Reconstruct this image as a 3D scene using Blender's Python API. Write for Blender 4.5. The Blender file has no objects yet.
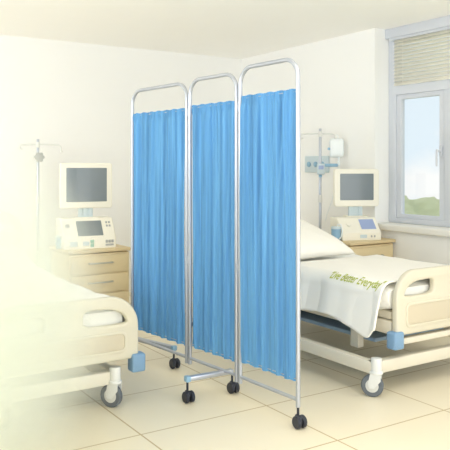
import bpy, bmesh, math, random
from mathutils import Vector, Matrix, noise
random.seed(7)
SC = bpy.context.scene
COL = SC.collection

# ------------------------------------------------------------------ camera, world, lights, exposure
cam_d = bpy.data.cameras.new('camera')
cam = bpy.data.objects.new('camera', cam_d); COL.objects.link(cam)
cam.location = (0, 0, 1.274); cam.rotation_euler = (math.radians(90), 0, math.radians(-32.8))
cam_d.sensor_width = 36; cam_d.lens = 693 / 450 * 36
cam_d.shift_y = -58 / 450; cam_d.clip_end = 500
SC.camera = cam
SC.view_settings.view_transform = 'Standard'; SC.view_settings.look = 'None'
SC.view_settings.gamma = 1; SC.view_settings.use_curve_mapping = False
SC.view_settings.exposure = 0.16
SC.cycles.max_bounces = 14; SC.cycles.diffuse_bounces = 8; SC.cycles.volume_bounces = 8
SC.cycles.transparent_max_bounces = 16; SC.cycles.transmission_bounces = 12
SC.cycles.use_denoising = True

w = bpy.data.worlds.new('sky'); SC.world = w; w.use_nodes = True
nt = w.node_tree; nt.nodes.clear()
out = nt.nodes.new('ShaderNodeOutputWorld'); bg = nt.nodes.new('ShaderNodeBackground')
tc = nt.nodes.new('ShaderNodeTexCoord'); nz = nt.nodes.new('ShaderNodeTexNoise')
mp = nt.nodes.new('ShaderNodeMapping'); mp.inputs['Scale'].default_value = (1, 1, 2.2)
nz.inputs['Scale'].default_value = 4.0; nz.inputs['Detail'].default_value = 6
rp = nt.nodes.new('ShaderNodeValToRGB')
rp.color_ramp.elements[0].position = .42; rp.color_ramp.elements[0].color = (.74, .84, .91, 1)
rp.color_ramp.elements[1].position = .56; rp.color_ramp.elements[1].color = (.95, .94, .92, 1)
L = nt.links
L.new(tc.outputs['Generated'], mp.inputs[0]); L.new(mp.outputs[0], nz.inputs[0]); L.new(nz.outputs['Fac'], rp.inputs[0])
L.new(rp.outputs[0], bg.inputs[0]); bg.inputs[1].default_value = 1.0; L.new(bg.outputs[0], out.inputs[0])

def area(name, loc, target, size, size_y, power, color):
    d = bpy.data.lights.new(name, 'AREA'); d.shape = 'RECTANGLE'; d.size = size; d.size_y = size_y
    d.energy = power; d.color = color
    o = bpy.data.objects.new(name, d); COL.objects.link(o); o.location = loc
    o.rotation_euler = (Vector(target) - Vector(loc)).to_track_quat('-Z', 'Y').to_euler()
    return o
area('left_fill', (-3.1, 2.6, 1.25), (3, 3.4, 1.35), 6.5, 2.3, 70, (.95, .98, 1))  # added fill lamp out of view, brightens the right wall; no window modelled here
area('front_fill', (1.4, -2.1, .95), (2.2, 5, .9), 5.4, 1.8, 84, (.96, .985, 1))  # added fill lamp behind the camera, for back wall and footboards
area('upward_fill', (-2.9, 3.0, 1.75), (-1.2, 3.2, 2.6), 3.0, .5, 58, (.97, .985, 1))  # unseen lamp added to brighten the ceiling, no fixture there
area('overhead_fill', (2.2, 1.6, 2.47), (2.2, 1.6, 0), 1.6, 1.6, 16, (1, .98, .96))  # weak overhead fill added out of frame, no fitting modelled

# ------------------------------------------------------------------ helpers
def lin(c):
    return tuple(((v / 255) / 12.92 if v / 255 <= .04045 else ((v / 255 + .055) / 1.055) ** 2.4) for v in c) + (1,)
def mat(name, rgb, rough=.6, metal=0., bump=0., bscale=80., var=0., vscale=6., coat=0., stretch=None):
    m = bpy.data.materials.new(name); m.use_nodes = True
    n = m.node_tree; b = n.nodes['Principled BSDF']
    b.inputs['Base Color'].default_value = lin(rgb); b.inputs['Roughness'].default_value = rough
    b.inputs['Metallic'].default_value = metal; b.inputs['Coat Weight'].default_value = coat
    t = n.nodes.new('ShaderNodeTexCoord'); mpn = n.nodes.new('ShaderNodeMapping')
    if stretch: mpn.inputs['Scale'].default_value = stretch
    n.links.new(t.outputs['Object'], mpn.inputs[0])
    if var:
        z = n.nodes.new('ShaderNodeTexNoise'); z.inputs['Scale'].default_value = vscale; z.inputs['Detail'].default_value = 4
        mx = n.nodes.new('ShaderNodeMix'); mx.data_type = 'RGBA'
        c = lin(rgb); mx.inputs[6].default_value = tuple(v * (1 - var) for v in c[:3]) + (1,)
        mx.inputs[7].default_value = tuple(min(1, v * (1 + var)) for v in c[:3]) + (1,)
        n.links.new(mpn.outputs[0], z.inputs[0]); n.links.new(z.outputs['Fac'], mx.inputs[0])
        n.links.new(mx.outputs[2], b.inputs['Base Color'])
    if bump:
        z = n.nodes.new('ShaderNodeTexNoise'); z.inputs['Scale'].default_value = bscale
        bp = n.nodes.new('ShaderNodeBump'); bp.inputs['Strength'].default_value = bump; bp.inputs['Distance'].default_value = .01
        n.links.new(mpn.outputs[0], z.inputs[0]); n.links.new(z.outputs['Fac'], bp.inputs['Height'])
        n.links.new(bp.outputs[0], b.inputs['Normal'])
    return m

M = {
 'wall': mat('wall_paint', (241, 241, 239), .9, bump=.05, bscale=60, var=.02, vscale=1.2),
 'ceiling': mat('ceiling_paint', (252, 251, 248), .95, var=.01),
 'cream': mat('cream_plastic', (208, 202, 183), .45, var=.02),
 'tan': mat('tan_panel', (198, 188, 166), .5, var=.02),
 'frame': mat('bed_frame_enamel', (214, 208, 192), .45, var=.03),
 'post': mat('pale_enamel', (218, 219, 216), .4, var=.02),
 'bluecap': mat('blue_bumper_rubber', (118, 152, 184), .5, var=.05),
 'deck': mat('grey_blue_deck', (138, 160, 180), .6, var=.05),
 'tyre': mat('grey_rubber', (96, 102, 108), .6, var=.05),
 'hub': mat('pale_hub', (205, 205, 200), .4, var=.02),
 'cloth': mat('white_cotton', (243, 240, 232), .95, bump=.12, bscale=300, var=.015),
 'sheet': mat('white_sheet', (240, 240, 236), .95, bump=.12, bscale=300, var=.015),
 'wood': mat('pale_beech', (218, 200, 160), .5, var=.07, vscale=3, stretch=(1, 1, 9)),
 'woodtop': mat('beech_top', (213, 193, 152), .45, var=.06, vscale=3, stretch=(9, 1, 1)),
 'metal': mat('brushed_handle', (178, 176, 168), .35, .7, var=.03),
 'chrome': mat('polished_tube', (184, 189, 200), .32, .75, var=.02),
 'case': mat('offwhite_casing', (238, 234, 220), .45, var=.015),
 'screen': mat('grey_display', (116, 126, 132), .3, var=.05, vscale=2, coat=.2),
 'lcd': mat('blue_display', (152, 168, 206), .3, var=.04, vscale=3),
 'greybtn': mat('grey_button', (170, 172, 170), .5, var=.02),
 'greenbtn': mat('green_button', (150, 196, 176), .5, var=.02),
 'caster': mat('navy_black_rubber', (38, 42, 54), .45, var=.05),
 'lightblue': mat('light_blue_plastic', (140, 178, 204), .45, var=.04),
 'paleblue': mat('pale_blue_plastic', (198, 212, 218), .5, var=.03),
 'bag': mat('milky_bag', (232, 238, 240), .3, var=.03),
 'wframe': mat('window_enamel', (206, 210, 218), .45, var=.015),
 'sill': mat('white_sill', (236, 234, 228), .4, var=.015),
 'slat': mat('ivory_slat', (252, 250, 243), .6, var=.02),
 'leaf': mat('pale_leaf', (200, 206, 166), .9, var=.18, vscale=5),
 'lawn': mat('lawn', (196, 204, 160), .95, var=.15, vscale=2),
 'ink': mat('olive_print', (182, 190, 84), .8, var=.03),
}
# screen curtain: woven blue cloth, light and dark of folds painted as vertical streaks
M['curtain'] = mat('blue_curtain_cloth', (104, 164, 218), .85, bump=.10, bscale=260, var=.5, vscale=34, stretch=(1, 1, .03))
def _translucent(m, amount):
    n = m.node_tree; b = n.nodes['Principled BSDF']; o = n.nodes['Material Output']
    t = n.nodes.new('ShaderNodeBsdfTranslucent'); mx = n.nodes.new('ShaderNodeMixShader'); mx.inputs[0].default_value = amount
    for l in list(n.links):
        if l.to_node == b and l.to_socket.name == 'Base Color': n.links.new(l.from_socket, t.inputs[0])
    n.links.new(b.outputs[0], mx.inputs[1]); n.links.new(t.outputs[0], mx.inputs[2]); n.links.new(mx.outputs[0], o.inputs[0])
_translucent(M['curtain'], .28)
_translucent(M['slat'], .62)
# floor: large cream tiles with thin brown joints
fm = bpy.data.materials.new('floor_tiles'); fm.use_nodes = True; M['floor'] = fm
n = fm.node_tree; b = n.nodes['Principled BSDF']; b.inputs['Roughness'].default_value = .38
t = n.nodes.new('ShaderNodeTexCoord'); sx = n.nodes.new('ShaderNodeSeparateXYZ'); n.links.new(t.outputs['Object'], sx.inputs[0])
def mth(op, a, bb=None):
    k = n.nodes.new('ShaderNodeMath'); k.operation = op
    for i, v in enumerate((a, bb)):
        if v is None: continue
        if isinstance(v, (int, float)): k.inputs[i].default_value = v
        else: n.links.new(v, k.inputs[i])
    return k.outputs[0]
def joint(axis, off, pitch):
    f = mth('FRACT', mth('DIVIDE', mth('SUBTRACT', axis, off - 10 * pitch), pitch))
    dmin = mth('MINIMUM', f, mth('SUBTRACT', 1, f))
    return mth('LESS_THAN', mth('MULTIPLY', dmin, pitch), .0042)
j = mth('MAXIMUM', joint(sx.outputs[0], 1.45, .74), joint(sx.outputs[1], 2.43, .56))
nz2 = n.nodes.new('ShaderNodeTexNoise'); nz2.inputs['Scale'].default_value = 1.6; nz2.inputs['Detail'].default_value = 5
n.links.new(t.outputs['Object'], nz2.inputs[0])
m1 = n.nodes.new('ShaderNodeMix'); m1.data_type = 'RGBA'
m1.inputs[6].default_value = lin((224, 214, 190)); m1.inputs[7].default_value = lin((231, 222, 200)); n.links.new(nz2.outputs['Fac'], m1.inputs[0])
m2 = n.nodes.new('ShaderNodeMix'); m2.data_type = 'RGBA'; n.links.new(j, m2.inputs[0]); n.links.new(m1.outputs[2], m2.inputs[6])
m2.inputs[7].default_value = lin((184, 164, 122)); n.links.new(m2.outputs[2], b.inputs['Base Color'])
# clear window glass
gm = bpy.data.materials.new('window_glass'); gm.use_nodes = True; M['glass'] = gm
n = gm.node_tree; n.nodes.remove(n.nodes['Principled BSDF'])
tr = n.nodes.new('ShaderNodeBsdfTransparent'); tr.inputs[0].default_value = (.97, .985, .99, 1)
gl = n.nodes.new('ShaderNodeBsdfGlossy'); gl.inputs['Roughness'].default_value = .05
mx = n.nodes.new('ShaderNodeMixShader'); mx.inputs[0].default_value = .05
n.links.new(tr.outputs[0], mx.inputs[1]); n.links.new(gl.outputs[0], mx.inputs[2]); n.links.new(mx.outputs[0], n.nodes['Material Output'].inputs[0])

class MB:
    """collects shapes in one bmesh"""
    def __init__(s): s.bm = bmesh.new(); s.mi = 0
    def _mark(s, faces):
        for f in faces: f.material_index = s.mi; f.smooth = True
    def box(s, c, size, bev=0., seg=2, rot=None):
        before = set(s.bm.faces)
        r = bmesh.ops.create_cube(s.bm, size=1)
        mtx = Matrix.Translation(c) @ (rot or Matrix()) @ Matrix.Diagonal((*size, 1))
        bmesh.ops.transform(s.bm, matrix=mtx, verts=r['verts'])
        if bev:
            es = {e for v in r['verts'] for e in v.link_edges}
            bmesh.ops.bevel(s.bm, geom=list(es), offset=min(bev, min(size) * .49), segments=seg, profile=.5, affect='EDGES')
        s._mark([f for f in s.bm.faces if f not in before]); return s
    def cyl(s, p0, p1, r0, r1=None, seg=20, bev=0.):
        p0, p1 = Vector(p0), Vector(p1); d = p1 - p0; before = set(s.bm.faces)
        r = bmesh.ops.create_cone(s.bm, cap_ends=True, segments=seg, radius1=r0, radius2=r0 if r1 is None else r1, depth=d.length)
        if bev:
            es = {e for v in r['verts'] for e in v.link_edges if any(len(f.verts) > 4 for f in e.link_faces)}
            bmesh.ops.bevel(s.bm, geom=list(es), offset=bev, segments=2, profile=.5, affect='EDGES')
        new = [f for f in s.bm.faces if f not in before]
        vs = {v for f in new for v in f.verts}
        bmesh.ops.transform(s.bm, matrix=Matrix.Translation((p0 + p1) / 2) @ d.to_track_quat('Z', 'Y').to_matrix().to_4x4(), verts=list(vs))
        s._mark(new); return s
    def tube(s, pts, r, seg=12, caps=True):
        pts = [Vector(p) for p in pts]; rings = []; before = set(s.bm.faces)
        ref = None
        for i, p in enumerate(pts):
            a = pts[max(i - 1, 0)]; c = pts[min(i + 1, len(pts) - 1)]; d = (c - a).normalized()
            if ref is None: ref = Vector((0, 0, 1)) if abs(d.z) < .9 else Vector((1, 0, 0))
            u = (ref - d * ref.dot(d)).normalized(); v = d.cross(u); ref = u
            rings.append([s.bm.verts.new(p + (u * math.cos(2 * math.pi * k / seg) + v * math.sin(2 * math.pi * k / seg)) * r) for k in range(seg)])
        for A, B in zip(rings, rings[1:]):
            for k in range(seg): s.bm.faces.new((A[k], A[(k + 1) % seg], B[(k + 1) % seg], B[k]))
        if caps: s.bm.faces.new(rings[0][::-1]); s.bm.faces.new(rings[-1])
        s._mark([f for f in s.bm.faces if f not in before]); return s
    def lathe(s, prof, c=(0, 0, 0), axis='Z', seg=28):
        before = set(s.bm.faces); rings = []
        R = {'Z': Matrix(), 'X': Matrix.Rotation(math.pi / 2, 4, 'Y'), 'Y': Matrix.Rotation(-math.pi / 2, 4, 'X')}[axis]
        for r, z in prof:
            rings.append([s.bm.verts.new(Vector(c) + R @ Vector((r * math.cos(2 * math.pi * k / seg), r * math.sin(2 * math.pi * k / seg), z))) for k in range(seg)])
        for A, B in zip(rings, rings[1:]):
            for k in range(seg): s.bm.faces.new((A[k], A[(k + 1) % seg], B[(k + 1) % seg], B[k]))
        s.bm.faces.new(rings[0][::-1]); s.bm.faces.new(rings[-1])
        s._mark([f for f in s.bm.faces if f not in before]); return s
    def slab(s, loops, th, mtx, bev=.004):
        """flat plate from closed 2-D outlines (first the rim, then holes), thickness th, laid by mtx"""
        cu = bpy.data.curves.new('tmp', 'CURVE'); cu.dimensions = '2D'; cu.fill_mode = 'BOTH'
        cu.extrude = th / 2 - bev; cu.bevel_depth = bev; cu.bevel_resolution = 2; cu.offset = -bev
        for lp in loops:
            sp = cu.splines.new('POLY'); sp.points.add(len(lp) - 1); sp.use_cyclic_u = True
            for q, (x, y) in zip(sp.points, lp): q.co = (x, y, 0, 1)
        o = bpy.data.objects.new('tmp', cu); COL.objects.link(o)
        dg = bpy.context.evaluated_depsgraph_get(); me = bpy.data.meshes.new_from_object(o.evaluated_get(dg))
        COL.objects.unlink(o); bpy.data.objects.remove(o); bpy.data.curves.remove(cu)
        me.transform(mtx); nf = len(s.bm.faces)
        s.bm.from_mesh(me); bpy.data.meshes.remove(me); s.bm.faces.ensure_lookup_table()
        bmesh.ops.remove_doubles(s.bm, verts=list({v for f in s.bm.faces[nf:] for v in f.verts}), dist=1e-5)
        s.bm.faces.ensure_lookup_table(); s._mark(s.bm.faces[nf:]); return s
    def build(s, name, mats, parent=None, loc=None, angle=35, recalc=True):
        if not isinstance(mats, (list, tuple)): mats = [mats]
        if recalc: bmesh.ops.recalc_face_normals(s.bm, faces=s.bm.faces)
        for e in s.bm.edges:
            if len(e.link_faces) == 2 and e.calc_face_angle(0) > math.radians(angle): e.smooth = False
        me = bpy.data.meshes.new(name); s.bm.to_mesh(me); s.bm.free()
        for m_ in mats: me.materials.append(m_)
        o = bpy.data.objects.new(name, me); COL.objects.link(o)
        if parent: o.parent = parent
        if loc: o.location = loc
        return o
def rrect(x0, y0, x1, y1, r, seg=7):
    if not isinstance(r, (tuple, list)): r = (r,) * 4        # bl, br, tr, tl
    pts = []
    for (cx, cy, a0, rr) in ((x0 + r[0], y0 + r[0], 180, r[0]), (x1 - r[1], y0 + r[1], 270, r[1]), (x1 - r[2], y1 - r[2], 0, r[2]), (x0 + r[3], y1 - r[3], 90, r[3])):
        for k in range(seg + 1):
            a = math.radians(a0 + 90 * k / seg); pts.append((cx + rr * math.cos(a), cy + rr * math.sin(a)))
    return pts
XZ = Matrix.Rotation(math.pi / 2, 4, 'X')                    # a plate drawn in x/y stood up in x/z, its front to -y
def T(*v): return Matrix.Translation(v)
def tag(o, label=None, cat=None, group=None, kind=None):
    if label: o['label'] = label
    if cat: o['category'] = cat
    if group: o['group'] = group
    if kind: o['kind'] = kind
    return o
def thing(name, label, cat, loc=(0, 0, 0), rz=0, group=None):
    o = bpy.data.objects.new(name, None); COL.objects.link(o); o.location = loc; o.rotation_euler = (0, 0, rz)
    o.empty_display_size = .1
    return tag(o, label, cat, group)
def struct(o): o['kind'] = 'structure'; return o
def bx(lo, hi): return tuple((a + b_) / 2 for a, b_ in zip(lo, hi)), tuple(b_ - a for a, b_ in zip(lo, hi))

# ------------------------------------------------------------------ the room
WX, WY, H = 4.39, 6.47, 2.49          # right wall plane, back wall plane, ceiling
RY0, RY1, RX, SZ = 2.0, 4.39, 4.557, .785   # window recess along y, window plane, sill height
struct(MB().box(*bx((-3.2, -2.2, -.1), (4.69, WY + .2, 0))).build('floor', M['floor']))
struct(MB().box(*bx((-3.2, -2.2, H), (4.69, WY + .2, H + .12))).build('ceiling', M['ceiling']))
struct(MB().box(*bx((-3.2, WY, 0), (WX, WY + .2, H))).build('wall_back', M['wall']))
wr = MB()
wr.box(*bx((WX, RY1, 0), (4.69, WY + .2, H))); wr.box(*bx((WX, RY0, 0), (4.69, RY1, SZ - .05))); wr.box(*bx((WX, -2.2, 0), (4.69, RY0, H)))
struct(wr.build('wall_right', M['wall']))
struct(MB().box(*bx((RX - .045, RY0, H - .085), (4.69, RY1, H)), .006).build('trim_1', M['wframe']))
wn = bpy.data.objects.new('window_1', None); COL.objects.link(wn); wn.location = (RX, (RY0 + RY1) / 2, SZ); struct(wn)
def wbox(name, m_, lo, hi, bev=.006, par=None):
    q = [bx(lo, hi)] if not isinstance(lo, list) else [bx(a, c) for a, c in zip(lo, hi)]
    mb = MB()
    for c, s_ in q: mb.box((c[0] - RX, c[1] - wn.location.y, c[2] - SZ), s_, bev)
    return mb.build(name, m_, par or wn)
zt0, zt1, ztop = 1.905, 1.985, H - .085
ys = [RY1 - .085, 3.735, 3.13, RY0 + .085]
YZX = Matrix(((0, 0, 1, 0), (1, 0, 0, 0), (0, 1, 0, 0), (0, 0, 0, 1)))
def rc(y0, z0, y1, z1): oy = wn.location.y; return [(y0 - oy, z0 - SZ), (y1 - oy, z0 - SZ), (y1 - oy, z1 - SZ), (y0 - oy, z1 - SZ)]
MB().slab([rc(RY0, SZ, RY1, ztop), rc(RY0 + .085, SZ + .045, RY1 - .085, zt0), rc(RY0 + .085, zt1, RY1 - .085, ztop - .05)], .08, T(.04, 0, 0) @ YZX, .005).build('window_frame', M['wframe'], wn)
for i in (1, 2): wbox('mullion', M['wframe'], (RX + .005, ys[i] - .05, SZ + .04), (RX + .075, ys[i] + .05, zt0 + .01))
for i in range(3):
    a, c = ys[i + 1] + (.05 if i < 2 else 0), ys[i] - (.05 if i else 0); f = .052
    z0, z1 = SZ + .045, zt0
    sash = MB().slab([rc(a, z0, c, z1), rc(a + f, z0 + .035, c - f, z1 - .04)], .048, T(.036, 0, 0) @ YZX, .005).build('sash', M['wframe'], wn)
    wbox('pane', M['glass'], (RX + .034, a + .03, z0 + .02), (RX + .040, c - .03, z1 - .03), 0, sash)
    if i == 0:
        hb = MB(); y_ = a + .026 - wn.location.y
        hb.box((-.002, y_, .62), (.014, .022, .085), .004); hb.cyl((-.005, y_, .62), (-.05, y_, .62), .009)
        hb.tube([(-.045, y_, .63), (-.05, y_, .62), (-.05, y_, .59), (-.05, y_, .51), (-.046, y_, .495)], .0085)
        tag(hb.build('window_handle', M['wframe'], sash))
wbox('pane', M['glass'], (RX + .036, RY0 + .08, zt1), (RX + .042, RY1 - .08, ztop - .045), 0)
struct(MB().box(*bx((WX - .045, RY0 - .03, SZ - .055), (RX + .01, RY1 + .02, SZ)), .012, 3).build('trim_2', M['sill']))
# slatted blind in front of the upper light
bl = thing('window_blind', 'ivory slatted blind lowered over the upper window pane', 'blind', (RX - .02, 0, zt1))
MB().box((0, (RY0 + RY1) / 2, ztop - zt1 - .012), (.04, RY1 - RY0 - .09, .024), .004).build('head_rail', M['wframe'], bl)
ns = 13
for k in range(ns):
    z = .02 + k * (ztop - zt1 - .055) / (ns - 1)
    sb = MB(); ends = []
    for y in (RY0 + .068, RY1 - .092):
        ends.append([sb.bm.verts.new((.011 - .022 * q / 6 - .007 * math.sin(math.pi * q / 6), y, z + .016 - .032 * q / 6)) for q in range(7)])
    for q in range(6): sb.bm.faces.new((ends[0][q], ends[0][q + 1], ends[1][q + 1], ends[1][q])).smooth = True
    so = sb.build('slat', M['slat'], bl); so.modifiers.new('thickness', 'SOLIDIFY').thickness = .0012
MB().box((0, (RY0 + RY1) / 2 - .012, .004), (.026, RY1 - RY0 - .16, .012), .004).build('bottom_rail', M['slat'], bl)
for y in (RY1 - .2, 3.13, RY0 + .2): MB().cyl((-.014, y, 0), (-.014, y, ztop - zt1 - .02), .0018, seg=6).build('ladder_cord', M['slat'], bl)

# outside the window
struct(MB().box(*bx((4.9, -6, -1.6), (40, 40, -1.5))).build('ground_outside', M['lawn']))
def bush(loc, rx, ry, rz, seed, label):
    bm = bmesh.new(); bmesh.ops.create_icosphere(bm, subdivisions=5, radius=1)
    for v in bm.verts:
        d = v.co.copy(); f = 1 + .22 * noise.noise(d * 2.2 + Vector((seed, 0, 0))) + .12 * noise.noise(d * 6 + Vector((0, seed, 0))) + .06 * noise.noise(d * 15)
        v.co = Vector((d.x * rx, d.y * ry, max(d.z * rz, -rz * .75))) * f
    mb = MB(); mb.bm.free(); mb.bm = bm
    for f in bm.faces: f.smooth = True
    o = thing('bush', label, 'bush', loc)
    mb.build('foliage', M['leaf'], o, angle=180)
    MB().cyl((0, 0, -1.5 - loc[2]), (0, 0, -rz * .6), .08, .05).build('trunk', M['wood'], o)
for (X, Y, z, rx, rz, lab) in (
    (9.14, 8.38, -.10, 1.0, .84, 'nearest pale green bush outside, at the left of the window pane'),
    (11.9, 10.2, -.48, .95, .86, 'lower pale green bush outside, behind the nearest one'),
    (14.8, 11.85, -.5, 1.3, .90, 'farthest pale green bush outside, beside the window mullion')):
    bush((X, Y, z), rx, rx, rz, X, lab)

# ------------------------------------------------------------------ hospital beds
def caster(par, x, y, htop, rw=.062, big=True, yaw=0.):
    c = MB()
    c.cyl((0, 0, htop - .02), (0, 0, rw * 2 + .012), .030, seg=24, bev=.004)
    c.cyl((0, 0, rw * 2 + .022), (0, 0, rw * 2 + .004), .037, seg=24, bev=.005)
    for s in (-1, 1):
        c.slab([[(-.028, rw * 2 + .012), (.03, rw * 2 + .012), (.044, rw * 1.2), (.036, rw * .8), (.010, rw * .8), (-.026, rw * 1.5)]], .006, T(0, s * .022, 0) @ XZ, .001)
    c.cyl((.022, -.026, rw), (.022, .026, rw), .009)
    o = c.build('caster', M['post'], par, (x, y, 0)); o.rotation_euler = (0, 0, yaw)
    wl = MB(); wl.lathe([(rw * .62, -.015), (rw * .9, -.015), (rw, -.009), (rw, .009), (rw * .9, .015), (rw * .62, .015)], (.022, 0, rw), 'Y', 32)
    wl.mi = 1; wl.lathe([(.012, -.017), (rw * .55, -.0165), (rw * .66, -.012), (rw * .66, .012), (rw * .55, .0165), (.012, .017)], (.022, 0, rw), 'Y', 28)
    wl.build('wheel', [M['tyre'], M['hub']], o)
    return o

BW, BL = .82, 2.06                    # bed width and length; local origin: floor, middle of the foot end
def end_board(name, par, y, dz, top, inward, zb=.285):
    hw = BW / 2; z0, z1 = zb + dz, top + dz
    def arch(x, base): return base + .022 * (1 - (x / hw) ** 2)
    rim = rrect(-hw, z0, hw, z1, (.03, .03, .15, .15), 10)
    rim = [(x, z + (.022 * (1 - (x / hw) ** 2) if z > z1 - .16 else 0)) for x, z in rim]
    holes = []
    for s in (-1, 1):
        h = [(-hw + .062, z1 - .135), (-hw + .31, z1 - .135), (-hw + .31, z1 - .047), (-hw + .17, z1 - .052), (-hw + .11, z1 - .070), (-hw + .075, z1 - .100)]
        # soften the corners by averaging
        for _ in range(2):
            q = []
            for i in range(len(h)):
                a, c = h[i], h[(i + 1) % len(h)]
                q += [(a[0] * .82 + c[0] * .18, a[1] * .82 + c[1] * .18), (a[0] * .18 + c[0] * .82, a[1] * .18 + c[1] * .82)]
            h = q
        holes.append([(x * (1 if s < 0 else -1), z) for x, z in (h if s < 0 else h[::-1])])
    o = MB().slab([rim] + holes, .042, T(0, y, 0) @ XZ, .012).build(name, M['cream'], par)
    f = .0205 * (-1 if not inward else 1)
    MB().slab([rrect(-hw + .085, z0 + .055, hw - .085, z1 - .185, .025)], .008, T(0, y + f, 0) @ XZ, .003).build('inset_panel', M['tan'], o)
    fr = [rrect(-hw + .070, z0 + .04, hw - .070, z1 - .170, .035), rrect(-hw + .085, z0 + .055, hw - .085, z1 - .185, .025)]
    MB().slab(fr, .014, T(0, y + f, 0) @ XZ, .003).build('panel_border', M['cream'], o)
    return o
RISE0, RISE1, RZ = 1.0, 2.02, .17    # the raised head section
def top_z(y): 
    t = max(0, min(1, (y - RISE0) / (RISE1 - RISE0))); return .60 + RZ * t * t * (3 - 2 * t) ** .5 * .9
def make_bed(label, loc, dz, inset=-.12, zb=.325, top=.675, bar=.285, mx=.025):
    o = thing('hospital_bed', label, 'bed', loc, 0)
    hw = BW / 2; cw = hw - inset + .03
    end_board('footboard', o, 0, dz, top, False, zb)
    end_board('headboard', o, BL + .03, dz, .98, True)
    b = MB()                                            # lower chassis
    for s in (-1, 1): b.box((s * (cw - .03), BL / 2, .158), (.055, BL - .02, .07), .008)
    for y in (.045, BL - .045): b.box((0, y, .158), (2 * cw - .006, .055, .07), .008)
    b.build('base_frame', M['frame'], o)
    d = MB()                                            # upper side rails and cross bars
    for s in (-1, 1): d.box((s * (hw - .03), BL / 2, .36 + dz), (.045, BL - .06, .075), .008)
    for k in range(6): d.box((0, .1 + k * (BL - .2) / 5, .345 + dz), (BW - .1, .045, .03), .005)
    d.box((0, .016, bar + dz), (BW - .04, .045, .036), .008); d.box((0, BL - .012, bar + dz), (BW - .04, .045, .036), .008)
    d.build('upper_frame', M['frame'], o)
    MB().box((0, BL / 2, .425 + dz), (BW - .06, BL - .10, .05), .012).build('mattress_platform', M['frame'], o)
    MB().box((0, BL / 2, .235), (BW - .2, BL - .5, .025), .006).build('tray', M['deck'], o)
    for y in (.36, BL - .42):
        for s in (-1, 1): MB().box((s * (hw - .06), y, (.19 + .34 + dz) / 2), (.05, .07, .34 + dz - .17), .008).build('lift_column', M['frame'], o)
    mb = MB(); bm = mb.bm; ny, nx = 44, 12; rows = []
    for i in range(ny + 1):
        y = .035 + (BL - .06) * i / ny; z1 = top_z(y) + dz; z0 = z1 - .15; wx = hw + mx
        e = min(1, min(i, ny - i) / 2.0) * .02
        ring = [(x, z) for x, z in rrect(-wx + .02 - e, z0 + .02 - e, wx - .02 + e, z1 - .02 + e, .045, 4)]
        rows.append([bm.verts.new((x, y, z)) for x, z in ring])
    for A, B in zip(rows, rows[1:]):
        for k in range(len(A)): bm.faces.new((A[k], A[(k + 1) % len(A)], B[(k + 1) % len(A)], B[k]))
    bm.faces.new(rows[0]); bm.faces.new(rows[-1])
    for f in bm.faces: f.smooth = True
    mb.build('mattress', M['sheet'], o)
    # wedge that carries the raised head section
    w_ = MB(); ring = [(.05, .45), (BL - .05, .45), (BL - .05, top_z(BL - .05) - .155), (1.6, top_z(1.6) - .155), (1.2, top_z(1.2) - .155), (.95, .452)]
    w_.slab([[(y, z + dz) for y, z in ring]], BW - .12, Matrix(((0, 0, 1, 0), (1, 0, 0, 0), (0, 1, 0, 0), (0, 0, 0, 1))), .006).build('backrest_support', M['frame'], o)
    for s in (-1, 1):
        for y in (-.004, BL + .034):
            MB().box((s * (hw - .005), y, .302 + dz), (.078, .07, .098), .012, 3).build('corner_bumper', M['bluecap'], o)
        for y in (.018, BL - .018): caster(o, s * (hw - inset), y, .236, yaw=2.2)
    return o
RB = (3.315, 2.755, 0); LB = (1.21, 3.385, 0); LDZ = -.072
make_bed('cream hospital bed with blue corner bumpers under the window', RB, 0)
make_bed('cream hospital bed behind the folding screen, half veiled by added mist', LB, LDZ, .12, .327, .652, .36, -.05)

def blanket_pt(p, y, dz, seed, hx, y1, flare=.06):
    hw, r = BW / 2 + hx, .085; flare = flare if hx > 0 else .01; s = -1 if p < 0 else 1; a = abs(p); zt = top_z(y) + dz + .017
    arc = r * math.pi / 2
    if a < hw - r: x, z, nx_, nz_ = a, zt, 0, 1
    elif a < hw - r + arc:
        t = (a - hw + r) / r; x, z, nx_, nz_ = hw - r + r * math.sin(t), zt - r + r * math.cos(t), math.sin(t), math.cos(t)
    else:
        q = a - (hw - r + arc); x, z, nx_, nz_ = hw + flare * min(1, q / .22), zt - r - q, 1, 0
    d = .007 * noise.noise(Vector((p * 3.2 + seed, y * 2.6, 0))) + .004 * noise.noise(Vector((p * 9, y * 6 + seed, 3)))
    if a > hw - r: d += .014 * min(1, (a - hw + r) / .2) * (math.sin(y * 15 + seed) + .6 * math.sin(y * 27 + 1))
    d = max(d, -.006 if a < hw else -.004)
    return Vector((s * (x + nx_ * d), y, z + nz_ * d))
def make_blanket(label, bedloc, dz, seed, y0, y1, hx=.055):
    hw, r = BW / 2 + hx, .085; base = hw - r + r * math.pi / 2
    mb = MB(); bm = mb.bm; NY, NX = 90, 110; rows = []
    def drop(y):
        t = (y - y0) / (y1 - y0)
        return .16 + .075 * max(0, 1 - t * 2.2) + .012 * math.sin(y * 7 + seed) - .075 * math.exp(-((t) / .045) ** 2)
    for i in range(NY + 1):
        y = y0 + (y1 - y0) * i / NY
        tot = base + drop(y); row = []
        for k in range(NX + 1):
            p = -tot + 2 * tot * k / NX
            yy = y
            row.append(bm.verts.new(blanket_pt(p, yy, dz, seed, hx, y1)))
        rows.append(row)
    for A, B in zip(rows, rows[1:]):
        for k in range(NX): bm.faces.new((A[k], A[k + 1], B[k + 1], B[k]))
    for f in bm.faces: f.smooth = True
    bmesh.ops.recalc_face_normals(bm, faces=bm.faces)
    o = mb.build('blanket', M['cloth'], None, bedloc, angle=180)
    md = o.modifiers.new('thickness', 'SOLIDIFY'); md.thickness = .010; md.offset = 1
    return tag(o, label, 'blanket')
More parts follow.
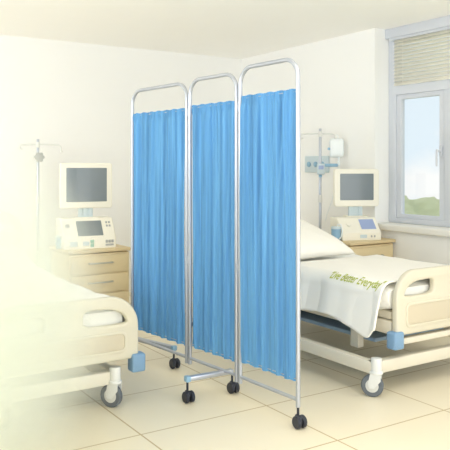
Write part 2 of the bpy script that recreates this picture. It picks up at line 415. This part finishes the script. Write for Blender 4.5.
bk = make_blanket('white blanket printed with green lettering on the bed by the window', RB, 0, 2.0, .034, .93)
make_blanket('white blanket on the bed half veiled by added mist', LB, LDZ, 5.0, .05, 1.35, -.025)
# printed words along the blanket's near shoulder
cu = bpy.data.curves.new('lettering', 'FONT'); cu.body = '"Live Better Everyday"'; cu.size = .058; cu.shear = .15; cu.offset = .0003; cu.extrude = 0; cu.resolution_u = 3
to = bpy.data.objects.new('tmp', cu); COL.objects.link(to); dg = bpy.context.evaluated_depsgraph_get()
me = bpy.data.meshes.new_from_object(to.evaluated_get(dg)); bpy.data.objects.remove(to)
bm = bmesh.new(); bm.from_mesh(me); bmesh.ops.triangulate(bm, faces=bm.faces)
bmesh.ops.subdivide_edges(bm, edges=bm.edges, cuts=1)
wx_ = max(v.co.x for v in bm.verts); sc_ = .45 / wx_
for v in bm.verts:
    p = -(.463) + v.co.y * sc_ * 1.55; y = .50 - v.co.x * sc_
    q = blanket_pt(p, y, 0, 2.0, .055, .93)
    e = Vector((-.0, 0, 0.0118)); q2 = blanket_pt(p + .004, y, 0, 2.0, .055, .93) - q
    nrm = Vector((-q2.z, 0, q2.x)).normalized()
    if nrm.z < 0: nrm = -nrm
    v.co = q + nrm * .0125
r_ = bmesh.ops.solidify(bm, geom=bm.faces, thickness=.0012)
mb = MB(); mb.bm.free(); mb.bm = bm
tag(mb.build('lettering', M['ink'], bk), 'olive green slanted words')

def pillow(label, loc, rot, sx, sy, sz, seed):
    bm = bmesh.new(); bmesh.ops.create_grid(bm, x_segments=40, y_segments=34, size=1)
    top = list(bm.verts); mb = MB(); mb.bm.free(); nb = bmesh.new(); mb.bm = nb
    N = 40; g = {}
    for side in (1, -1):
        for i in range(N + 1):
            for k in range(N + 1):
                a, c = -1 + 2 * i / N, -1 + 2 * k / N
                edge = i in (0, N) or k in (0, N)
                if side < 0 and edge: g[(side, i, k)] = g[(1, i, k)]; continue
                h = ((1 - abs(a) ** 2.6) * (1 - abs(c) ** 2.6)) ** .46
                pinch = 1 - .07 * (a * a) * (1 - c * c) - .0
                x = a * sx * (1 - .06 * (1 - c * c) * abs(a)); y = c * sy * (1 - .06 * (1 - a * a) * abs(c))
                z = side * h * sz * (1 if side > 0 else .55) * (1 + .12 * noise.noise(Vector((a * 1.6 + seed, c * 1.6, side))))
                z += .012 * h * noise.noise(Vector((a * 4, c * 4 + seed, 1)))
                g[(side, i, k)] = nb.verts.new((x, y, z))
    for side in (1, -1):
        for i in range(N):
            for k in range(N):
                vs = [g[(side, i, k)], g[(side, i + 1, k)], g[(side, i + 1, k + 1)], g[(side, i, k + 1)]]
                nb.faces.new(vs if side > 0 else vs[::-1])
    for f in nb.faces: f.smooth = True
    bm.free()
    o = mb.build('pillow', M['cloth'], None, loc, angle=180); o.rotation_euler = rot
    return tag(o, label, 'pillow')
pillow('plump white pillow on the raised head of the bed by the window', (3.17, 4.14, .76), (math.radians(14), 0, 0), .34, .46, .12, 1.0)

# ------------------------------------------------------------------ folding ward screen
P1, P2, P3, P4 = Vector((1.990, 4.25)), Vector((2.060, 3.60)), Vector((2.108, 3.135)), Vector((2.138, 2.640))
sc = thing('folding_screen', 'three panel folding ward screen with blue gathered curtains between the beds', 'screen', (2.09, 3.45, 0))
O2 = Vector((2.09, 3.45))
ZT, ZC, ZB, ZR = 1.815, 1.665, .232, .135
R_ = .0115
panels = []
for a, c, dzp in ((P1, P2, -.036), (P2, P3, -.026), (P3, P4, -.006)):
    ZT, ZC, ZB = 1.815 + dzp, 1.665 + dzp, .222 + dzp * .6
    d = (c - a).normalized(); a2 = a + d * .016 - O2; c2 = c - d * .016 - O2; W = (c2 - a2).length
    def at(s, z, off=0, a2=a2, d=d): return Vector((a2.x + d.x * s - d.y * off, a2.y + d.y * s + d.x * off, z))
    rad = .095; path = [at(0, .10), at(0, ZT - rad - .3), at(0, ZT - rad)]
    for k in range(1, 9): t = math.pi / 2 * k / 9; path.append(at(rad - rad * math.cos(t), ZT - rad + rad * math.sin(t)))
    path += [at(rad, ZT), at(W - rad, ZT)]
    for k in range(1, 9): t = math.pi / 2 * k / 9; path.append(at(W - rad + rad * math.sin(t), ZT - rad + rad * math.cos(t)))
    path += [at(W, ZT - rad), at(W, ZT - rad - .3), at(W, .10)]
    MB().tube(path, R_, 14).build('panel_frame', M['chrome'], sc)
    MB().tube([at(.008, ZR), at(W - .008, ZR)], .0095, 12).build('bottom_rail', M['chrome'], sc)
    MB().tube([at(.006, ZC - .014, .004), at(W - .006, ZC - .014, .004)], .0028, 10).build('curtain_rod', M['chrome'], sc)
    MB().tube([at(.006, ZB + .014, .004), at(W - .006, ZB + .014, .004)], .0026, 10).build('lower_rod', M['chrome'], sc)
    cb = MB(); bm = cb.bm; NU, NV = 230, 46; rows = []; sd = a.y * 7
    for v in range(NV + 1):
        tv = v / NV; z = ZB + (ZC - ZB) * tv; row = []
        for u in range(NU + 1):
            tu = u / NU; s = .013 + (W - .026) * tu
            ph = tu * W
            warp = .012 * noise.noise(Vector((ph * 6 + sd, tv * 1.6, 0)))
            f = (math.sin((ph + warp) * 2 * math.pi / .061 + sd) * .6 + math.sin((ph + warp * 1.7) * 2 * math.pi / .097 + 1.3 * sd) * .6
                 + .55 * math.sin((ph - warp) * 2 * math.pi / .021 + 2 * sd) * (.5 + .5 * noise.noise(Vector((ph * 9, tv * 2, sd)))))
            f += .9 * noise.noise(Vector((ph * 14 + sd, tv * .9, 5)))
            amp = .0135 * (1 - .55 * math.exp(-((1 - tv) / .03) ** 2) - .45 * math.exp(-(tv / .03) ** 2))
            f -= .55 * math.exp(-((tv - .968) / .006) ** 2)
            if tv > .965: f = f * .5 + math.sin(ph * 2 * math.pi / .012 + sd) * .5
            row.append(bm.verts.new(at(s, z + .0022 * math.sin(ph * 70 + sd) * (1 if tv > .97 or tv < .02 else 0), f * amp)))
        rows.append(row)
    for A, B in zip(rows, rows[1:]):
        for k in range(NU): bm.faces.new((A[k], A[k + 1], B[k + 1], B[k]))
    for fc in bm.faces: fc.smooth = True
    cb.build('curtain', M['curtain'], sc, angle=180)
for p in (P2, P3):
    q = p - O2
    for z in (.72, 1.60):
        hb = MB(); hb.box((q.x, q.y, z), (.020, .030, .050), .004); hb.cyl((q.x - .011, q.y, z - .03), (q.x - .011, q.y, z + .03), .005)
        hb.build('hinge', M['chrome'], sc)
def twin_caster(x, y, stem):
    x, y = x - O2.x, y - O2.y; rw = .031
    c = MB(); c.cyl((x, y, rw * 2 - .012), (x, y, stem), .0065); c.box((x, y - .006, rw * 1.55), (.022, .05, .03), .01, 3)
    o = c.build('caster', M['caster'], sc)
    for s in (-1, 1):
        MB().lathe([(.010, -.0105), (rw * .85, -.0105), (rw, -.006), (rw, .006), (rw * .85, .0105), (.010, .0105)], (x + s * .0165, y - .012, rw), 'X', 26).build('wheel', M['caster'], o)
d43 = (P4 - P3).normalized(); e4 = P4 - d43 * .016
twin_caster(e4.x, e4.y, .11)
twin_caster(2.155, 3.27, .11)
twin_caster(1.865, 3.27, .12)
twin_caster(2.108, 3.87, .12)
def foot(a, c, z=.125):
    a = Vector((a[0] - O2.x, a[1] - O2.y, z)); c = Vector((c[0] - O2.x, c[1] - O2.y, z)); d = c - a
    rot = Matrix.Rotation(math.atan2(d.y, d.x), 4, 'Z')
    MB().box((a + c) / 2, (d.length, .034, .026), .005, rot=rot).build('foot_bar', M['chrome'], sc)
    MB().box(c, (.028, .038, .032), .006, rot=rot).build('end_cap', M['lightblue'], sc)
foot((2.150, 3.26), (1.865, 3.27)); foot((2.006, 4.24), (2.108, 3.87))

# ------------------------------------------------------------------ bedside cabinets
def cabinet(label, loc, W, D, Ht, rz=0):
    o = thing('bedside_cabinet', label, 'cabinet', loc, rz)       # local: front face at y = 0, towards -y
    b = MB(); b.box((0, D / 2, .03 + (Ht - .05) / 2), (W, D, Ht - .08), .006); b.box((0, D / 2 + .02, .02), (W - .06, D - .06, .04), .002)
    b.build('body', M['wood'], o)
    MB().box((0, D / 2 - .006, Ht - .0135), (W + .022, D + .028, .027), .006).build('top', M['woodtop'], o)
    h0 = .075; n_ = 3; hh = (Ht - .045 - h0) / n_
    for k in range(n_):
        z = h0 + hh * (k + .5)
        dr = MB().box((0, -.008, z), (W - .036, .018, hh - .014), .005).build('drawer', M['wood'], o)
        hd = MB(); hw_ = W * .19
        hd.tube([(-hw_, -.016, z + .012), (-hw_, -.038, z + .012), (-hw_ + .012, -.042, z + .012), (hw_ - .012, -.042, z + .012), (hw_, -.038, z + .012), (hw_, -.016, z + .012)], .0065, 10)
        hd.build('handle', M['metal'], dr)
    return o
CR = (4.128, 4.16, 0); CRW, CRD, CRH = .495, .44, .665
CL = (2.235, 5.38, 0); CLW, CLD, CLH = .53, .45, .595
cabinet('pale wood bedside cabinet beside the window, partly behind the bed', CR, CRW, CRD, CRH)
cabinet('pale wood three drawer bedside cabinet left of the blue screen', CL, CLW, CLD, CLH)

# ------------------------------------------------------------------ monitors and consoles on the cabinets
def monitor(label, loc, rz, W, Hm, neck, foot_z):
    """loc: bottom middle of the neck; screen towards -y"""
    o = thing('monitor', label, 'monitor', loc, rz)
    z0 = neck
    MB().slab([rrect(-W / 2, z0, W / 2, z0 + Hm, .022)], .045, T(0, 0, 0) @ XZ, .008).build('housing', M['case'], o)
    bk_ = MB(); bk_.box((0, .045, z0 + Hm * .5), (W * .8, .06, Hm * .75), .025, 3); bk_.build('back_shell', M['case'], o)
    b = .055; MB().slab([rrect(-W / 2 + b * .9, z0 + b, W / 2 - b * .9, z0 + Hm - b * .75, .006)], .006, T(0, -.0225, 0) @ XZ, .002).build('display', M['screen'], o)
    nk = MB(); 
    for s in (-1, 1): nk.box((s * .045, .02, neck * .5 + .02), (.035, .022, neck + .05), .005)
    nk.box((0, .022, neck * .5 + .02), (.06, .012, neck + .03), .003)
    nk.build('neck', M['paleblue'], o)
    MB().box((0, .01, .004), (.20, .10, .010), .004).build('foot_plate', M['case'], o)
    return o
def console(label, loc, rz, W, D, Hc, disp, seed):
    """desk-top monitor unit with a sloping face; loc: middle of its front lower edge"""
    o = thing('bedside_console', label, 'medical device', loc, rz)
    lip = Hc * .34; sl = D * .42
    prof = [(0, 0), (0, lip), (sl, Hc), (D, Hc), (D, 0)]
    YZX = Matrix(((0, 0, 1, 0), (1, 0, 0, 0), (0, 1, 0, 0), (0, 0, 0, 1)))
    MB().slab([prof], W, YZX, .012).build('body', M['case'], o)
    ang = math.atan2(Hc - lip, sl)
    F = T(0, 0, lip) @ Matrix.Rotation(ang, 4, 'X')                      # x across, y up the slope, z out of the face
    ln = math.hypot(sl, Hc - lip)
    MB().slab([rrect(disp[0] * W - .008, disp[2] * ln - .008, disp[1] * W + .008, disp[3] * ln + .008, .008)], .006, F, .002).build('display_rim', M['case'], o)
    MB().slab([rrect(disp[0] * W, disp[2] * ln, disp[1] * W, disp[3] * ln, .005)], .009, F, .002).build('display', M['screen'] if seed else M['lcd'], o)
    if seed:
        for dx in (.34, .395):
            for dy in (.55, .72): MB().slab([rrect(W * dx, ln * dy, W * dx + .016, ln * dy + .018, .004)], .008, F, .002).build('button', M['greybtn'], o)
        MB().slab([rrect(-W * .43, ln * .55, -W * .35, ln * .72, .006)], .008, F, .002).build('button', M['greybtn'], o)
        for (x0, x1, z0, z1, m_) in ((-.38, -.24, .25, .75, 'paleblue'), (-.14, -.02, .3, .7, 'paleblue'), (.0, .07, .15, .5, 'greenbtn'), (.0, .07, .55, .85, 'greenbtn'), (.29, .335, .5, .8, 'greybtn'), (.345, .39, .5, .8, 'greybtn'), (.40, .445, .5, .8, 'greybtn'), (.29, .445, .2, .4, 'greybtn')):
            MB().slab([rrect(W * x0, lip * z0, W * x1, lip * z1, .003)], .008, T(0, 0, 0) @ XZ, .002).build('button', M[m_], o)
    else:
        MB().lathe([(.020, 0), (.022, .006), (.018, .012), (.004, .012)], (0, 0, 0), 'Z', 20).build('dial', M['case'], o).matrix_local = F @ T(-.27 * W, ln * .55, .001)
        MB().slab([rrect(-W * .05, lip * .3, W * .12, lip * .75, .004)], .010, XZ, .003).build('socket', M['paleblue'], o)
        for x in (.22, .3): MB().slab([rrect(W * x, lip * .35, W * x + .014, lip * .65, .004)], .010, XZ, .003).build('button', M['greybtn'], o)
    return o
rzr = math.radians(-24)
console('white desktop monitor unit with small blue screen on cabinet by the window', (4.085, 4.23, CRH), rzr * .7, .36, .25, .178, (.02, .40, .22, .88), 0)
monitor('flat grey monitor on the cabinet beside the window', (4.205, 4.43, CRH + .178), rzr, 0.40, .325, .090, 0)
console('white desktop monitor unit with grey screen on cabinet left of the blue screen', (2.185, 5.46, CLH), math.radians(-6), .45, .27, .245, (-.22, .26, .12, .86), 1)
monitor('flat grey monitor above the cabinet left of the blue screen', (2.21, 5.62, CLH + .243), math.radians(-6), .45, .385, .085, 0)

# ------------------------------------------------------------------ drip stands, bag, pump, canisters, wall panel
def drip_stand(label, loc, rz, pole_h, bar, r_base):
    o = thing('drip_stand', label, 'drip stand', loc, rz)
    MB().cyl((0, 0, .09), (0, 0, pole_h), .0125, bev=.003).build('pole', M['chrome'], o)
    MB().cyl((0, 0, .95), (0, 0, 1.02), .019, bev=.004).build('collar', M['post'], o)
    hb = MB(); z = pole_h - .05
    hb.tube([(-bar[0], 0, z - .035), (-bar[0] - .014, 0, z - .045), (-bar[0] - .026, 0, z - .03), (-bar[0] - .02, 0, z - .006), (-bar[0], 0, z), (0, 0, z + .004), (bar[1] - .02, 0, z), (bar[1], 0, z - .012), (bar[1], 0, z - .05), (bar[1] + .008, 0, z - .062), (bar[1] + .02, 0, z - .055)], .0065, 10)
    hb.cyl((0, 0, z - .025), (0, 0, z + .025), .018, bev=.004)
    hb.build('hook_bar', M['post'], o)
    for k in range(5):
        a = 2 * math.pi * k / 5 + .3; e = (r_base * math.cos(a), r_base * math.sin(a))
        MB().tube([(0, 0, .10), (e[0] * .4, e[1] * .4, .09), (e[0], e[1], .062)], .012, 10).build('leg', M['post'], o)
        c = MB().lathe([(.006, -.010), (.024, -.010), (.026, -.006), (.026, .006), (.024, .010), (.006, .010)], (e[0], e[1], .026), 'X', 20)
        c.cyl((e[0], e[1], .03), (e[0], e[1], .065), .007); c.build('caster', M['caster'], o)
    return o
SR = (4.16, 4.85, 0)
drip_stand('metal drip stand with hooked bar behind the pillow', SR, math.radians(-33), 1.625, (.155, .135), .17)
rx_, ry_ = math.cos(math.radians(-33)), math.sin(math.radians(-33))
def off(loc, s, f=0.): return (loc[0] + rx_ * s + ry_ * f, loc[1] + ry_ * s - rx_ * f)      # along the bar / towards the viewer
# the bag on the hook
bq = off(SR, .150, .0)
bag = thing('drip_bag', 'pale drip bag hanging from the hooked bar of the drip stand', 'drip bag', (bq[0], bq[1], 1.34), math.radians(-33))
pl = MB(); nb = pl.bm; N = 16; g = {}
for side in (1, -1):
    for i in range(N + 1):
        for k in range(N + 1):
            a, c = -1 + 2 * i / N, -1 + 2 * k / N; e_ = i in (0, N) or k in (0, N)
            if side < 0 and e_: g[(side, i, k)] = g[(1, i, k)]; continue
            sx_ = .068 * (1 - .12 * abs(c) ** 6 * abs(a)); sz_ = .088 * (1 - .12 * abs(a) ** 6 * abs(c))
            g[(side, i, k)] = nb.verts.new((a * sx_, side * .024 * ((1 - a ** 4) * (1 - c ** 4)) ** .5, .02 + .088 + c * sz_))
for side in (1, -1):
    for i in range(N):
        for k in range(N):
            vs = [g[(side, i, k)], g[(side, i + 1, k)], g[(side, i + 1, k + 1)], g[(side, i, k + 1)]]; nb.faces.new(vs)
for f in nb.faces: f.smooth = True
pl.build('pouch', M['bag'], bag, angle=180)
MB().tube([(-.012, 0, .192), (-.014, 0, .215), (0, 0, .232), (.014, 0, .215), (.012, 0, .192)], .0035, 8).build('hanger', M['bag'], bag)
MB().cyl((.02, 0, .03), (.02, 0, -.012), .009, bev=.002).cyl((.02, 0, -.012), (.02, 0, -.06), .014, bev=.004).build('drip_chamber', M['bag'], bag)
MB().lathe([(.010, -.004), (.013, 0), (.010, .004)], (-.072, -.012, .10), 'Y', 16).cyl((-.072, -.012, .10), (-.055, 0, .10), .005).build('port', M['lightblue'], bag)
MB().tube([(.02, 0, -.06), (.02, 0, -.10), (0, .0, -.22), (-.05, .01, -.40), (-.09, .0, -.5), (-.10, .02, -.56)], .003, 8).build('drip_line', M['bag'], bag)
# pump clamped to the pole
pq = off(SR, .02, .012)
pm = thing('infusion_pump', 'small pale blue pump clamped to the drip stand pole', 'pump', (pq[0], pq[1], 1.235), math.radians(-33))
MB().box((.04, -.02, .055), (.19, .04, .03), .008).build('clamp_arm', M['lightblue'], pm)
MB().box((-.02, -.028, .02), (.07, .045, .10), .01, 3).build('body', M['paleblue'], pm)
MB().box((-.02, -.052, .035), (.045, .006, .035), .003).build('display', M['lcd'], pm)
MB().cyl((-.02, 0, -.03), (-.02, 0, -.055), .016, bev=.004).build('knob', M['lightblue'], pm)
# panel on the wall behind the stand
wp = thing('wall_panel', 'pale blue-grey service panel on the wall behind the drip stand', 'wall panel', (WX, 5.15, 1.24), math.radians(-90))
MB().box((0, -.014, .06), (.34, .028, .16), .008).build('back_plate', M['paleblue'], wp)
for x in (-.1, 0, .1): MB().cyl((x, -.026, .06), (x, -.040, .06), .026, bev=.004).build('outlet', M['lightblue'], wp)
# canisters on the cabinets
def canister(label, loc, s=1.):
    o = thing('suction_canister', label, 'canister', loc)
    MB().lathe([(.036 * s, 0), (.040 * s, .005), (.042 * s, .10 * s), (.038 * s, .105 * s)]).build('jar', M['lightblue'], o)
    MB().lathe([(.044 * s, .102 * s), (.045 * s, .112 * s), (.040 * s, .122 * s), (.006, .123 * s)]).build('lid', M['paleblue'], o)
    MB().tube([(.0, -.02 * s, .12 * s), (.0, -.025 * s, .145 * s), (.02 * s, -.04 * s, .14 * s), (.028 * s, -.052 * s, .09 * s), (.012 * s, -.056 * s, .04 * s), (-.01 * s, -.054 * s, .015 * s)], .005 * s, 8).build('hose', M['bag'], o)
    return o
canister('blue canister with white hose beside the console by the window', (3.885, 4.33, CRH), .95)
canister('blue canister beside the console left of the blue screen', (1.975, 5.60, CLH), .9)
SL = (1.93, 6.05, 0)
drip_stand('metal drip stand behind the monitor left of the blue screen', SL, math.radians(-8), 1.52, (.13, .20), .2)
kn = thing('round_clamp', 'round grey clamp knob on the drip stand left of the blue screen', 'clamp', (SL[0], SL[1], 1.36))
kl = MB()
for k in range(6):
    a = 2 * math.pi * k / 6; kl.cyl((.03 * math.cos(a), -.03, .03 * math.sin(a)), (.03 * math.cos(a), -.05, .03 * math.sin(a)), .016, bev=.004)
kl.cyl((0, -.03, 0), (0, -.052, 0), .034, bev=.005); kl.build('grip', M['greybtn'], kn)
MB().box((0, -.012, 0), (.04, .04, .04), .008).build('bracket', M['post'], kn)

# ------------------------------------------------------------------ added mist volume round the far bed's foot, imitating a graphic fade
mm = bpy.data.materials.new('fade_mist'); mm.use_nodes = True; n = mm.node_tree; n.nodes.remove(n.nodes['Principled BSDF'])
pv = n.nodes.new('ShaderNodeVolumePrincipled'); pv.inputs['Color'].default_value = (.885, .91, .85, 1); pv.inputs['Anisotropy'].default_value = 0
t = n.nodes.new('ShaderNodeTexCoord'); ln_ = n.nodes.new('ShaderNodeVectorMath'); ln_.operation = 'LENGTH'
n.links.new(t.outputs['Object'], ln_.inputs[0])
mr = n.nodes.new('ShaderNodeMapRange'); mr.interpolation_type = 'SMOOTHSTEP'
mr.inputs['From Min'].default_value = .40; mr.inputs['From Max'].default_value = 1.0; mr.inputs['To Min'].default_value = 3.4; mr.inputs['To Max'].default_value = 0
n.links.new(ln_.outputs['Value'], mr.inputs['Value']); n.links.new(mr.outputs[0], pv.inputs['Density'])
n.links.new(pv.outputs[0], n.nodes['Material Output'].inputs['Volume'])
prof = [(max(.01, math.sin(math.pi * k / 40)), -math.cos(math.pi * k / 40)) for k in range(41)]; CUT = -.585
prof = [(.01, CUT), (math.sqrt(1 - CUT * CUT), CUT)] + [q for q in prof if q[1] > CUT + .02]
mo = MB().lathe(prof, seg=32).build('mist', mm)
mo.location = (.45, 3.15, .62); mo.scale = (.92, .98, 1.05)
tag(mo, 'added mist imitating a fade over the bed at the far left', 'mist', kind='stuff')
